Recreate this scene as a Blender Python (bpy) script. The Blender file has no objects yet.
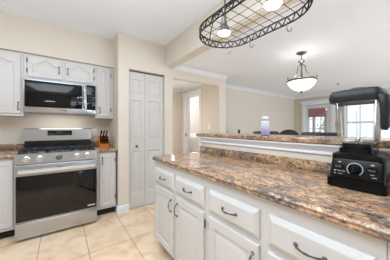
import bpy, bmesh, math, random
from mathutils import Vector, Matrix
random.seed(7)
S = bpy.context.scene
COL = S.collection
PI = math.pi

# ------------------------------------------------------------------ camera, world, lights, exposure
cd = bpy.data.cameras.new('camera'); cam = bpy.data.objects.new('camera', cd); COL.objects.link(cam)
cam.location = (0, 0, 1.2); cam.rotation_euler = (PI / 2, 0, -math.atan2(.579, .815))
cd.sensor_width = 36; cd.lens = 187 / 390 * 36; cd.shift_y = -2 / 390; cd.clip_start = .02
S.camera = cam
W = bpy.data.worlds.new('world'); S.world = W; W.use_nodes = True
W.node_tree.nodes['Background'].inputs[0].default_value = (.86, .93, 1, 1)
W.node_tree.nodes['Background'].inputs[1].default_value = 1.2
S.view_settings.view_transform = 'Standard'; S.view_settings.look = 'None'
S.view_settings.gamma = 1; S.view_settings.use_curve_mapping = False
S.view_settings.exposure = 0.19
S.cycles.transparent_max_bounces = 32

def area(name, loc, target, sx, sy, power, col=(1, 1, 1)):
    l = bpy.data.lights.new(name, 'AREA'); l.shape = 'RECTANGLE'; l.size = sx; l.size_y = sy
    l.energy = power; l.color = col
    o = bpy.data.objects.new(name, l); COL.objects.link(o); o.location = loc
    o.rotation_euler = (Vector(target) - Vector(loc)).to_track_quat('-Z', 'Y').to_euler()
    return o
def point(name, loc, power, r=.05, col=(1, .96, .91)):
    l = bpy.data.lights.new(name, 'POINT'); l.energy = power; l.shadow_soft_size = r; l.color = col
    o = bpy.data.objects.new(name, l); COL.objects.link(o); o.location = loc
    return o
area('kitchen_ceiling_glow', (-.3, .7, 2.5), (-.3, .7, 0), 1.8, 1.8, 46, (.80, .905, 1))
area('added_ceiling_fill', (-.4, .5, 1.35), (-.4, .5001, 2.54), .5, .5, 29, (.77, .885, 1))  # added upward fill that brightens the kitchen ceiling
area('added_island_fill', (-2.9, .6, 1.0), (0, .6, 1.9), 2.4, 1.5, 3, (.82, .91, 1))  # added side fill for the island front; the wall behind has no window
area('added_living_fill', (3.7, -2.5, .8), (3.7, 2.0, .9), 4.5, 1.2, 70, (.74, .87, 1))  # added fill brightening the living room from its open side
area('added_stove_wall_fill', (.0, 3.18, 1.375), (.0, 3.25, .9), (.5), .14, .8, (1, .95, .86))  # added fill under the microwave to lift the wall behind the stove
point('bath_lamp', (3.3, 4.3, 2.0), 16, .15, (1, .95, .92))
point('hall_fill', (1.8, 3.5, 1.3), 7, .12, (1, .95, .88))  # unseen point light without a fixture, set low to ease a ceiling hot spot

# ------------------------------------------------------------------ materials
def srgb(r, g, b):
    f = lambda c: (c / 255 / 12.92) if c / 255 <= .04045 else ((c / 255 + .055) / 1.055) ** 2.4
    return (f(r), f(g), f(b), 1)
MAT = {}
def mat(name, col, rough=.5, metal=0, spec=.5, emit=None, es=0, bump=0, bscale=60, coat=0):
    m = bpy.data.materials.new(name); m.use_nodes = True
    nt = m.node_tree; p = nt.nodes['Principled BSDF']
    p.inputs['Base Color'].default_value = col; p.inputs['Roughness'].default_value = rough
    p.inputs['Metallic'].default_value = metal; p.inputs['Specular IOR Level'].default_value = spec
    p.inputs['Coat Weight'].default_value = coat
    if emit: p.inputs['Emission Color'].default_value = emit; p.inputs['Emission Strength'].default_value = es
    tc = nt.nodes.new('ShaderNodeTexCoord'); nz = nt.nodes.new('ShaderNodeTexNoise')
    nz.inputs['Scale'].default_value = bscale
    nt.links.new(tc.outputs['Object'], nz.inputs['Vector'])
    if bump:
        b = nt.nodes.new('ShaderNodeBump'); b.inputs['Strength'].default_value = bump; b.inputs['Distance'].default_value = .002
        nt.links.new(nz.outputs['Fac'], b.inputs['Height']); nt.links.new(b.outputs[0], p.inputs['Normal'])
    MAT[name] = m
    return m
def ramp(nt, src, stops):
    r = nt.nodes.new('ShaderNodeValToRGB'); cr = r.color_ramp
    while len(cr.elements) < len(stops): cr.elements.new(.5)
    for e, (p, c) in zip(cr.elements, stops): e.position = p; e.color = c
    nt.links.new(src, r.inputs[0]); return r.outputs[0]
def mixc(nt, fac, a, b, mode='MIX'):
    m = nt.nodes.new('ShaderNodeMix'); m.data_type = 'RGBA'; m.blend_type = mode
    for k, v in ((0, fac), (6, a), (7, b)):
        if hasattr(v, 'links'): nt.links.new(v, m.inputs[k])
        else: m.inputs[k].default_value = v
    return m.outputs[2]

mat('wall', srgb(223, 214, 201), .85, bump=.15, bscale=90)
mat('wall_tan', srgb(212, 202, 184), .85, bump=.15, bscale=90)
mat('ceiling', srgb(242, 247, 255), .9, bump=.12, bscale=120)
mat('trim', srgb(232, 235, 240), .45)
mat('cabinet', srgb(210, 207, 205), .38, bump=.03, bscale=30)
mat('door_white', srgb(208, 205, 202), .45, bump=.05, bscale=40)
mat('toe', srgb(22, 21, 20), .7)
mat('steel', srgb(190, 194, 200), .27, 1)
mat('steel_dark', srgb(120, 120, 122), .35, 1)
mat('chrome', srgb(225, 226, 228), .14, 1)
mat('pewter', srgb(118, 117, 117), .27, .95)
mat('black_glass', srgb(15, 15, 16), .07, spec=.35)
mat('oven_glass', srgb(10, 10, 11), .05, spec=.5)
mat('black_enamel', srgb(22, 22, 23), .25)
mat('cast_iron', srgb(26, 26, 27), .55, bump=.3, bscale=200)
mat('black_metal', srgb(30, 29, 29), .4, .6)
mat('black_plastic', srgb(9, 9, 10), .22, spec=.2)
mat('panel_plastic', srgb(16, 17, 18), .35, spec=.2)
mat('lid_rubber', srgb(40, 41, 43), .36, spec=.25)
mat('grey_plastic', srgb(86, 88, 90), .28)
mat('marks', srgb(190, 191, 193), .6)
mat('display', srgb(6, 8, 10), .1, emit=srgb(150, 190, 220), es=.15)
mat('orange_wood', srgb(214, 116, 32), .4, bump=.1)
mat('shade_red', srgb(172, 124, 128), .9, bump=.4, bscale=80)
mat('dark_leather', srgb(42, 41, 43), .45, bump=.2)
mat('stool_metal', srgb(58, 56, 55), .4, .7)
mat('lamp_pewter', srgb(128, 126, 124), .38, .85)
mat('bowl', srgb(250, 247, 240), .5, emit=(1, .96, .9, 1), es=1.6)
mat('bulb', srgb(255, 250, 240), .4, emit=(1, .95, .86, 1), es=5)
mat('switch', srgb(243, 242, 238), .4)
mat('leaf', srgb(86, 116, 84), .7)
mat('towel', srgb(150, 150, 154), .9)
mat('curtain', srgb(238, 234, 226), .9)
mat('gold_frame', srgb(176, 150, 116), .5)
mat('appliance', srgb(242, 243, 245), .3)
mat('bath_wall', srgb(244, 240, 237), .8)

def mat_floor():
    m = mat('floor_tile', srgb(214, 188, 152), .32); nt = m.node_tree; p = nt.nodes['Principled BSDF']
    tc = nt.nodes.new('ShaderNodeTexCoord'); mp = nt.nodes.new('ShaderNodeMapping')
    mp.inputs['Location'].default_value = (-.611 + .4 * 20, -2.045 + .61 * 20, 0)
    nt.links.new(tc.outputs['Object'], mp.inputs[0])
    bk = nt.nodes.new('ShaderNodeTexBrick'); bk.offset = 0; bk.squash = 1
    bk.inputs['Scale'].default_value = 1; bk.inputs['Brick Width'].default_value = .4; bk.inputs['Row Height'].default_value = .61
    bk.inputs['Mortar Size'].default_value = .0035; bk.inputs['Mortar Smooth'].default_value = .3; bk.inputs['Bias'].default_value = 0
    bk.inputs['Color1'].default_value = (.46, .46, .46, 1); bk.inputs['Color2'].default_value = (.56, .56, .56, 1); bk.inputs['Mortar'].default_value = (.5, .5, .5, 1)
    nt.links.new(mp.outputs[0], bk.inputs['Vector'])
    n1 = nt.nodes.new('ShaderNodeTexNoise'); n1.inputs['Scale'].default_value = 5; n1.inputs['Detail'].default_value = 6; n1.inputs['Distortion'].default_value = .8
    nt.links.new(tc.outputs['Object'], n1.inputs['Vector'])
    c = ramp(nt, n1.outputs['Fac'], [(.28, srgb(225, 190, 153)), (.5, srgb(245, 215, 182)), (.72, srgb(251, 230, 202))])
    c = mixc(nt, .35, c, bk.outputs['Color'], 'OVERLAY')
    c = mixc(nt, bk.outputs['Fac'], c, srgb(168, 138, 108))
    nt.links.new(c, p.inputs['Base Color'])
    b = nt.nodes.new('ShaderNodeBump'); b.invert = True; b.inputs['Strength'].default_value = .5; b.inputs['Distance'].default_value = .003
    nt.links.new(bk.outputs['Fac'], b.inputs['Height']); nt.links.new(b.outputs[0], p.inputs['Normal'])
mat_floor()
def mat_granite():
    m = mat('granite', srgb(140, 105, 80), .14, spec=.5); nt = m.node_tree; p = nt.nodes['Principled BSDF']
    p.inputs['Coat Roughness'].default_value = .12
    tc = nt.nodes.new('ShaderNodeTexCoord'); mp = nt.nodes.new('ShaderNodeMapping')
    mp.inputs['Rotation'].default_value = (.2, .3, .25); mp.inputs['Scale'].default_value = (1.7, .95, 1.5)
    nt.links.new(tc.outputs['Object'], mp.inputs[0])
    def nz(s, d, dist, rough=.6):
        n = nt.nodes.new('ShaderNodeTexNoise'); n.inputs['Scale'].default_value = s; n.inputs['Detail'].default_value = d
        n.inputs['Distortion'].default_value = dist; n.inputs['Roughness'].default_value = rough
        nt.links.new(mp.outputs[0], n.inputs['Vector']); return n.outputs['Fac']
    c = ramp(nt, nz(24, 12, 1.3, .78), [(.36, srgb(62, 46, 38)), (.43, srgb(116, 86, 66)), (.49, srgb(168, 132, 102)), (.56, srgb(206, 172, 138)), (.67, srgb(228, 204, 178))])
    e = ramp(nt, nz(28, 12, 1.2, .8), [(.37, srgb(48, 38, 35)), (.45, srgb(86, 70, 62)), (.52, srgb(132, 112, 100)), (.60, srgb(184, 166, 152)), (.70, srgb(222, 212, 202))])
    g = ramp(nt, nz(4.2, 8, 1.0, .66), [(.47, (0, 0, 0, 1)), (.58, (1, 1, 1, 1))])
    c = mixc(nt, g, c, e)
    d = ramp(nt, nz(9, 12, 1.5, .8), [(.36, (1, 1, 1, 1)), (.44, (0, 0, 0, 1))])
    c = mixc(nt, d, c, srgb(60, 45, 38))
    nt.links.new(c, p.inputs['Base Color'])
mat_granite()
def mat_clear(name, tint, edge=.25, ior=1.35):
    m = bpy.data.materials.new(name); m.use_nodes = True; nt = m.node_tree; nt.nodes.clear()
    o = nt.nodes.new('ShaderNodeOutputMaterial'); t = nt.nodes.new('ShaderNodeBsdfTransparent'); g = nt.nodes.new('ShaderNodeBsdfGlossy')
    t.inputs[0].default_value = tint; g.inputs['Roughness'].default_value = .04
    f = nt.nodes.new('ShaderNodeFresnel'); f.inputs[0].default_value = ior
    x = nt.nodes.new('ShaderNodeMixShader'); q = nt.nodes.new('ShaderNodeMath'); q.operation = 'MULTIPLY'; q.inputs[1].default_value = .85
    nt.links.new(f.outputs[0], q.inputs[0]); nt.links.new(q.outputs[0], x.inputs[0])
    nt.links.new(t.outputs[0], x.inputs[1]); nt.links.new(g.outputs[0], x.inputs[2]); nt.links.new(x.outputs[0], o.inputs[0])
    MAT[name] = m
mat_clear('clear_jar', (.985, .988, .99, 1), ior=1.18)
mat_clear('pane', (.97, .98, .98, 1), ior=1.3)
def mat_bottle():
    m = mat('bottle_blue', srgb(200, 200, 215), .2); nt = m.node_tree; p = nt.nodes['Principled BSDF']
    tc = nt.nodes.new('ShaderNodeTexCoord'); sx = nt.nodes.new('ShaderNodeSeparateXYZ'); nt.links.new(tc.outputs['Object'], sx.inputs[0])
    mr = nt.nodes.new('ShaderNodeMapRange'); mr.inputs[1].default_value = 0; mr.inputs[2].default_value = .17; nt.links.new(sx.outputs[2], mr.inputs[0])
    c = ramp(nt, mr.outputs[0], [(0, srgb(122, 122, 172)), (.25, srgb(160, 158, 198)), (.5, srgb(206, 206, 220)), (.8, srgb(226, 228, 232))])
    nt.links.new(c, p.inputs['Base Color'])
mat_bottle()

# ------------------------------------------------------------------ mesh helpers
class MB:
    def __init__(s): s.v = []; s.f = []
    def add(s, v, f):
        o = len(s.v); s.v += [Vector(p) for p in v]; s.f += [tuple(i + o for i in q) for q in f]; return s
    def box(s, x0, x1, y0, y1, z0, z1):
        return s.add([(x, y, z) for z in (z0, z1) for y in (y0, y1) for x in (x0, x1)],
                     [(0, 2, 3, 1), (4, 5, 7, 6), (0, 1, 5, 4), (2, 6, 7, 3), (0, 4, 6, 2), (1, 3, 7, 5)])
    def bbox(s, x0, x1, y0, y1, z0, z1, w=.004, seg=2):
        bm = bmesh.new(); t = MB().box(x0, x1, y0, y1, z0, z1)
        vs = [bm.verts.new(p) for p in t.v]
        for q in t.f: bm.faces.new([vs[i] for i in q])
        bmesh.ops.bevel(bm, geom=list(bm.edges), offset=w, segments=seg, affect='EDGES', profile=.5)
        bm.verts.index_update()
        s.add([v.co for v in bm.verts], [[v.index for v in f.verts] for f in bm.faces]); bm.free(); return s
    def loft(s, loops, cap0=True, cap1=True, closed=True):
        n = len(loops[0]); v = [p for l in loops for p in l]; f = []
        for k in range(len(loops) - 1):
            for i in range(n if closed else n - 1):
                j = (i + 1) % n; f.append((k * n + i, k * n + j, (k + 1) * n + j, (k + 1) * n + i))
        if cap0: f.append(tuple(reversed(range(n))))
        if cap1: f.append(tuple((len(loops) - 1) * n + i for i in range(n)))
        return s.add(v, f)
    def tube(s, path, r, n=8, closed=False):
        P = [Vector(p) for p in path]; k = len(P); R = r if isinstance(r, (list, tuple)) else [r] * k
        loops = []; up = None
        for i in range(k):
            a = P[i - 1] if (i or closed) else P[i]; b = P[(i + 1) % k] if (i < k - 1 or closed) else P[i]
            t = (b - a).normalized()
            if up is None:
                up = Vector((0, 0, 1)) if abs(t.z) < .9 else Vector((1, 0, 0))
            u = (up - t * up.dot(t)).normalized(); w = t.cross(u); up = u
            loops.append([P[i] + (u * math.cos(2 * PI * q / n) + w * math.sin(2 * PI * q / n)) * R[i] for q in range(n)])
        if closed: loops.append(loops[0]); return s.loft(loops, False, False)
        return s.loft(loops)
    def lathe(s, prof, c=(0, 0, 0), n=24, axis='z', sc=(1, 1)):
        loops = []
        for r, h in prof:
            l = []
            for q in range(n):
                a = 2 * PI * q / n; x, y = r * math.cos(a) * sc[0], r * math.sin(a) * sc[1]
                p = {'z': (x, y, h), 'x': (h, x, y), 'y': (x, -h, y)}[axis]
                l.append((c[0] + p[0], c[1] + p[1], c[2] + p[2]))
            loops.append(l)
        return s.loft(loops)
    def xf(s, M):
        s.v = [M @ p for p in s.v]; return s

EMP = {}
def props(o, label=None, cat=None, group=None, kind=None):
    if label: o['label'] = label
    if cat: o['category'] = cat
    if group: o['group'] = group
    if kind: o['kind'] = kind
    return o
def build(name, mb, m, parent=None, origin=(0, 0, 0), smooth=35, local=False):
    org = Vector(origin)
    if parent is not None and not local:
        q = parent; org = Vector((0, 0, 0))
        while q is not None: org += q.location; q = q.parent
    me = bpy.data.meshes.new(name)
    me.from_pydata([tuple(p - org) for p in mb.v] if not local else [tuple(p) for p in mb.v], [], mb.f)
    bm = bmesh.new(); bm.from_mesh(me); bmesh.ops.recalc_face_normals(bm, faces=bm.faces); bm.to_mesh(me); bm.free()
    me.materials.append(MAT[m])
    if smooth:
        me.polygons.foreach_set('use_smooth', [True] * len(me.polygons)); me.set_sharp_from_angle(angle=math.radians(smooth))
    o = bpy.data.objects.new(name, me); COL.objects.link(o)
    if parent is None: o.location = org
    else: o.parent = parent
    return o
def thing(name, loc, label, cat, group=None):
    o = bpy.data.objects.new(name, None); COL.objects.link(o); o.location = loc; o.empty_display_size = .05
    return props(o, label, cat, group)
def struct(name, mb, m, parent=None, smooth=35):
    o = build(name, mb, m, parent, smooth=smooth)
    if parent is None: o['kind'] = 'structure'
    return o
def dup(root, loc, rz=None, label=None):
    r = root.copy(); COL.objects.link(r); r.location = loc
    if rz is not None: r.rotation_euler = (0, 0, rz)
    if label: r['label'] = label
    for ch in list(root.children):
        c = ch.copy(); COL.objects.link(c); c.parent = r
        for g in list(ch.children):
            d = g.copy(); COL.objects.link(d); d.parent = c
    return r
def unproj(px, X=None, Y=None):
    t = (px - 195) / 187; mm = (.815 * t + .579) / (.815 - .579 * t)
    return X / mm if X is not None else Y * mm     # Y on a plane X=const, or X on a plane Y=const

# planes: 'S' faces -Y (stove wall): u=+X ; 'I' faces -X (island): u=-Y
def frame(plane, c):
    if plane == 'S': return lambda u, v, n: (u, c - n, v)
    return lambda u, v, n: (c - n, u, v)
def loop_rect(F, u0, u1, v0, v1, n, arch=0, N=12):
    """outline of a door panel; the top edge may rise in a cathedral arch between two shoulders"""
    pts = [(u0, v0), (u1, v0)]
    for i in range(N + 1):
        s = i / N; u = u1 + (u0 - u1) * s
        a = max(0, math.sin(PI * min(1, max(0, (s - .1) / .8)))) ** 1.4
        pts.append((u, v1 - arch + arch * a if arch else v1))
    return [F(u, v, n) for u, v in pts]
def panel_door(F, u0, u1, v0, v1, th=.02, rim=.05, arch=0):
    m = MB(); L = []
    for ins, n, a in ((0, 0, 0), (0, th - .004, 0), (.004, th, 0), (rim, th, arch), (rim + .006, th - .009, arch), (rim + .012, th - .009, arch), (rim + .034, th - .001, arch), (rim + .04, th, arch)):
        L.append(loop_rect(F, u0 + ins, u1 - ins, v0 + ins, v1 - ins, n, a))
    return m.loft(L)
def slab_front(F, u0, u1, v0, v1, th=.022):
    L = [loop_rect(F, u0 + i, u1 - i, v0 + i, v1 - i, n) for i, n in ((0, 0), (0, .009), (.003, .012), (.02, th - .002), (.024, th))]
    return MB().loft(L)
def pull(F, u, v, n, length, vertical):
    """bowed pewter pull with flared feet"""
    path = []; R = []
    for i in range(17):
        s = i / 16; a = (s - .5) * length
        off = .026 * math.sin(PI * s) ** .6; wob = 0
        path.append(F(u + (wob if vertical else a), v + (a if vertical else wob), n + .003 + off))
        R.append(.003 + .0025 * abs(2 * s - 1) ** 2 + .0022 * math.exp(-((s - .5) / .1) ** 2))
    m = MB().tube(path, R, 8)
    for sg in (-1, 1):
        a = sg * length / 2
        c = (u, v + a) if vertical else (u + a, v)
        ring = lambda r, k: [F(c[0] + r * math.cos(2 * PI * q / 10), c[1] + r * math.sin(2 * PI * q / 10), n + k) for q in range(10)]
        m.loft([ring(.009, 0), ring(.009, .003), ring(.005, .006)])
    return m
def hinge(F, u, v, n):
    m = MB()
    r = .005
    m.loft([[F(u + r * math.cos(2 * PI * q / 8), v + h, n + r + r * math.sin(2 * PI * q / 8)) for q in range(8)] for h in (-.024, .024)])
    for h in (-.028, .028):
        m.loft([[F(u + k * math.cos(2 * PI * q / 8), v + hh, n + .005 + k * math.sin(2 * PI * q / 8)) for q in range(8)] for k, hh in ((.003, h), (.003, h * .86))])
    return m

# ------------------------------------------------------------------ structure
KZ, LZ, HZ = 2.54, 2.25, 2.22
SW, UP, PW, IX, BW = 3.39, 3.07, 2.76, .77, 1.37
struct('floor', MB().box(-3, 6.62, -2.6, 5.4, -.1, 0), 'floor_tile')
struct('ceiling_kitchen', MB().box(-3, BW + .02, -2.6, SW + .1, KZ, KZ + .1), 'ceiling')
struct('ceiling_living', MB().box(BW + .13, 6.62, -2.6, PW + .02, LZ, LZ + .1).box(2.735, 6.62, PW + .02, SW - .02, LZ, LZ + .1), 'ceiling')
struct('wall_stove', MB().box(-3, .74, SW, SW + .1, 0, KZ), 'wall')
struct('wall_rear', MB().box(-3.1, BW + .135, -2.7, -2.6, 0, KZ), 'wall')
struct('wall_left', MB().box(-3.1, -3, -2.6, SW + .1, 0, KZ), 'wall')
pw = MB()
for a in ((.64, .79, 0, KZ), (.79, 1.357, 2.06, KZ), (1.357, BW + .13, 0, KZ), (BW + .13, 2.56, 2.045, LZ), (2.56, 2.735, 0, LZ)):
    x0, x1, z0, z1 = a
    if x0 == BW + .13 - 0: pass
    pw.box(x0, x1, PW, PW + .12, z0, z1)
pw.box(.64, .76, PW + .12, SW, 0, KZ)                       # return towards the stove wall
struct('wall_pantry', pw, 'wall')
struct('beam', MB().box(BW, BW + .135, -2.6, PW, 2.19, KZ), 'wall')
struct('soffit', MB().box(-3, .64, UP - .035, SW, 2.118, KZ), 'wall')
hw = MB().box(1.36, 1.46, PW + .12, 4.4, 0, HZ).box(1.36, 2.59, 4.3, 4.4, 0, HZ)
hw.box(2.59, 2.735, PW + .12, 3.46, 0, HZ + .05).box(2.59, 2.735, 4.10, 4.4, 0, HZ + .05).box(2.59, 2.735, 3.46, 4.10, 1.985, HZ + .05)
struct('wall_hall', hw, 'wall')
struct('ceiling_hall', MB().box(1.36, 2.735, PW + .1, 4.4, HZ, HZ + .08), 'ceiling')
struct('wall_living', MB().box(2.735, 6.5, SW - .11, SW - .01, 0, LZ), 'wall')
DY0, DY1 = 2.18, 2.92                                        # french door opening on the far wall
WY0, WY1 = .55, 1.86                                         # window opening
fw = MB().box(6.5, 6.62, DY1, SW, 0, LZ).box(6.5, 6.62, DY0, DY1, 1.93, LZ).box(6.5, 6.62, WY1, DY0, 0, LZ)
fw.box(6.5, 6.62, WY0, WY1, 0, .75).box(6.5, 6.62, WY0, WY1, 1.95, LZ).box(6.5, 6.62, -2.6, WY0, 0, LZ)
struct('wall_far', fw, 'wall_tan')
struct('wall_bath', MB().box(2.735, 4.5, 5.2, 5.3, 0, 2.4).box(4.4, 4.5, SW, 5.2, 0, 2.4).box(2.735, 4.5, SW - .01, 5.3, 2.4, 2.5).box(2.635, 2.735, 4.4, 5.3, 0, 2.4), 'bath_wall')
struct('wall_bar', MB().box(BW, 1.50, -.40, 1.80, 0, 1.097), 'wall')

def moulding(axis, a, b, wall, ztop, sgn, hgt=.07, dep=.055):
    """crown profile swept along an axis; sgn = side of the wall it projects to"""
    pr = [(0, 0), (dep, 0), (dep, -.012), (dep * .62, -hgt * .42), (dep * .3, -hgt * .72), (.012, -hgt * .85), (.012, -hgt), (0, -hgt)]
    L = []
    for e in (a, b):
        L.append([(e, wall + sgn * d, ztop + z) if axis == 'x' else (wall + sgn * d, e, ztop + z) for d, z in pr])
    return MB().loft(L)
struct('trim_1', moulding('x', BW + .135, 2.735, PW, LZ, -1), 'trim', smooth=20)
struct('trim_2', moulding('x', 2.735, 6.5, SW - .11, LZ, -1), 'trim', smooth=20)
struct('trim_3', moulding('y', -2.6, SW - .11, 6.5, LZ, -1), 'trim', smooth=20)
struct('trim_4', moulding('y', PW + .12, 4.3, 2.59, HZ, -1, .05, .04), 'trim', smooth=20)
struct('trim_5', moulding('x', 1.46, 2.59, 4.3, HZ, -1, .05, .04), 'trim', smooth=20)
struct('trim_6', moulding('y', -.40, 1.80, BW, 1.097, -1, .065, .034), 'trim', smooth=20)   # white moulding under the bar ledge
bb = MB()
pr = [(0, 0), (.016, 0), (.016, .085), (.008, .1), (0, .105)]
def base_run(pts, out):
    L = []
    for (x, y), (ox, oy) in zip(pts, out): L.append([(x + ox * d, y + oy * d, z) for d, z in pr])
    return MB().loft(L)
struct('baseboard_pantry', base_run([(.64, 2.84), (.64, PW), (.79, PW)], [(-1, 0), (-1, -1), (0, -1)]), 'trim', smooth=20)

# pantry bifold door
def leaf(x0, x1):
    F = frame('S', PW + .075); m = MB().box(x0, x1, PW + .045 + .03, PW + .045 + .06, .012, 2.035)
    w = x1 - x0
    L0 = []
    # stiles and rails stand proud of the recessed, raised-centre panels
    zs = [(.23, .855), (1.02, 1.62), (1.71, 1.93)]
    st = .055
    m.box(x0, x0 + st, PW + .045, PW + .075, .012, 2.035).box(x1 - st, x1, PW + .045, PW + .075, .012, 2.035)
    e = .012
    for z0, z1 in zs + [(2.035, 2.035)]:
        m.box(x0 + st, x1 - st, PW + .045, PW + .075, e, z0); e = z1
    for z0, z1 in zs:
        L = [loop_rect(F, x0 + st + i, x1 - st - i, z0 + i, z1 - i, n) for i, n in ((0, .029), (.010, .018), (.02, .018), (.040, .026), (.042, .0265))]
        m.loft(L, False)
    return m
xm = unproj(145.5, Y=PW)
d3 = struct('door_3', leaf(.795, xm - .002), 'door_white', smooth=20)
struct('bifold_leaf', leaf(xm + .002, 1.352), 'door_white', d3, smooth=20)
struct('knob', MB().lathe([(.006, 0), (.006, .02), (.016, .026), (.017, .034), (.010, .042), (0.001, .043)], (unproj(137, Y=PW), PW + .046, .93), 14, 'y'), 'pewter', d3)
struct('track', MB().box(.79, 1.357, PW + .045, PW + .10, 2.04, 2.06), 'steel_dark', d3)

# hall door surround
ds = MB()
for y0, y1 in ((3.385, 3.465), (4.095, 4.165)): ds.bbox(2.572, 2.75, y0, y1, 0, 1.98)
ds.bbox(2.565, 2.75, 3.37, 4.18, 1.98, 2.055)
ds.bbox(2.55, 2.75, 3.36, 4.19, 2.055, 2.085)
d1 = struct('door_1', ds, 'trim')
struct('door_stop', MB().box(2.66, 2.70, 3.465, 3.48, 0, 1.98).box(2.66, 2.70, 4.08, 4.095, 0, 1.98), 'trim', d1)
struct('strike_plate', MB().bbox(2.61, 2.64, 4.088, 4.096, 1.0, 1.06, .002), 'pewter', d1)

# french door in far wall
fx = 6.5
m = MB()
for y0, y1 in ((DY0 - .10, DY0 + .01), (DY1 - .01, DY1 + .09)): m.bbox(fx - .022, fx + .10, y0, y1, 0, 1.93)
m.bbox(fx - .022, fx + .10, DY0 - .10, DY1 + .09, 1.93, 2.01)
m.loft([[(fx, DY0 - .12, 2.01), (fx, DY1 + .11, 2.01), (fx - .03, DY1 + .11, 2.01), (fx - .03, DY0 - .12, 2.01)], [(fx, DY0 - .15, 2.05), (fx, DY1 + .14, 2.05), (fx - .06, DY1 + .14, 2.05), (fx - .06, DY0 - .15, 2.05)], [(fx, DY0 - .15, 2.07), (fx, DY1 + .14, 2.07), (fx - .06, DY1 + .14, 2.07), (fx - .06, DY0 - .15, 2.07)]])
d2 = struct('door_2', m, 'trim')
m = MB()
for y0, y1 in ((DY0 + .01, DY0 + .12), (DY1 - .12, DY1 - .01)): m.bbox(fx + .03, fx + .075, y0, y1, .01, 1.92)
m.bbox(fx + .03, fx + .075, DY0 + .12, DY1 - .12, 1.78, 1.92).bbox(fx + .03, fx + .075, DY0 + .12, DY1 - .12, .01, .28)
for k in (1, 2):
    yy = DY0 + .12 + (DY1 - DY0 - .24) * k / 3; m.box(fx + .04, fx + .065, yy - .012, yy + .012, .28, 1.78)
for k in range(1, 5): m.box(fx + .041, fx + .064, DY0 + .12, DY1 - .12, .28 + .3 * k - .01, .28 + .3 * k + .01)
lf = struct('door_leaf', m, 'trim', d2)
struct('pane', MB().box(fx + .05, fx + .056, DY0 + .11, DY1 - .11, .27, 1.79), 'pane', lf)
# far window
m = MB()
for y0, y1 in ((WY0 - .09, WY0 + .01), (WY1 - .01, WY1 + .09)): m.bbox(fx - .022, fx + .10, y0, y1, .75, 1.95)
m.bbox(fx - .022, fx + .10, WY0 - .1, WY1 + .1, 1.95, 2.04).bbox(fx - .05, fx + .10, WY0 - .12, WY1 + .12, .70, .75)
w1 = struct('window_1', m, 'trim')
m = MB()
n = 2
for k in range(n):
    a = WY0 + (WY1 - WY0) * k / n; b = WY0 + (WY1 - WY0) * (k + 1) / n
    for y0, y1 in ((a + .005, a + .055), (b - .055, b - .005)): m.box(fx + .03, fx + .07, y0, y1, .76, 1.94)
    for z0, z1 in ((.76, .82), (1.33, 1.38), (1.88, 1.94)): m.box(fx + .03, fx + .07, a + .055, b - .055, z0, z1)
    m.box(fx + .04, fx + .06, (a + b) / 2 - .01, (a + b) / 2 + .01, .82, 1.88)
struct('window_frame', m, 'trim', w1)
struct('pane', MB().box(fx + .048, fx + .054, WY0 + .02, WY1 - .02, .78, 1.92), 'pane', w1)

# ------------------------------------------------------------------ upper cabinets
FS = frame('S', UP)
def upper(label, x0, x1, z0, z1, doors, y1=SW):
    t = thing('wall_cabinet', ((x0 + x1) / 2, UP, z0), label, 'cabinet', 'white wall cabinets over the stove')
    build('carcass', MB().bbox(x0, x1, UP, y1, z0, z1, .002, 1), 'cabinet', t)
    for d in doors:
        do = build('door', panel_door(FS, d['u0'], d['u1'], d['v0'], d['v1'], rim=d.get('rim', .05), arch=d.get('arch', 0)), 'cabinet', t, smooth=25)
        if 'h' in d: props(build('handle', pull(FS, d['h'][0], d['h'][1], .02, d.get('hl', .085), True), 'pewter', do), 'dark pewter pull')
        for hu, hv in d.get('hinges', []): build('hinge', hinge(FS, hu, hv, .006), 'pewter', do)
    return t
U = lambda px: unproj(px, Y=UP - .02)
xa, xb = unproj(23.5, Y=UP), unproj(95.2, Y=UP)
upper('tall white wall cabinet with an arched door, on the microwave side away from the pantry', -1.25, xa, 1.345, 2.115,
      [dict(u0=-.90, u1=U(20.6), v0=1.375, v1=2.095, arch=.05, rim=.06, h=(U(18.2), 1.465)),
       dict(u0=-1.24, u1=-.91, v0=1.375, v1=2.095, arch=.05, rim=.06)])
upper('low white wall cabinet with two arched doors, directly above the microwave', xa + .001, xb - .001, 1.808, 2.115,
      [dict(u0=U(27.6), u1=U(62), v0=1.835, v1=2.095, arch=.055, rim=.042, h=(U(59.2), 1.96), hinges=[(U(26.7), 2.035), (U(26.7), 1.91)]),
       dict(u0=U(65.2), u1=U(93.3), v0=1.835, v1=2.095, arch=.055, rim=.042, h=(U(67.8), 1.96), hinges=[(U(94.2), 2.03), (U(94.2), 1.92)])])
upper('narrow white wall cabinet with one slim door, between the microwave and the pantry corner', xb, .638, 1.345, 2.115,
      [dict(u0=U(97.3), u1=U(110.3), v0=1.372, v1=2.095, arch=.03, rim=.04, h=(U(99.6), 1.46), hinges=[(U(111), 2.0), (U(111), 1.47)])])

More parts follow.
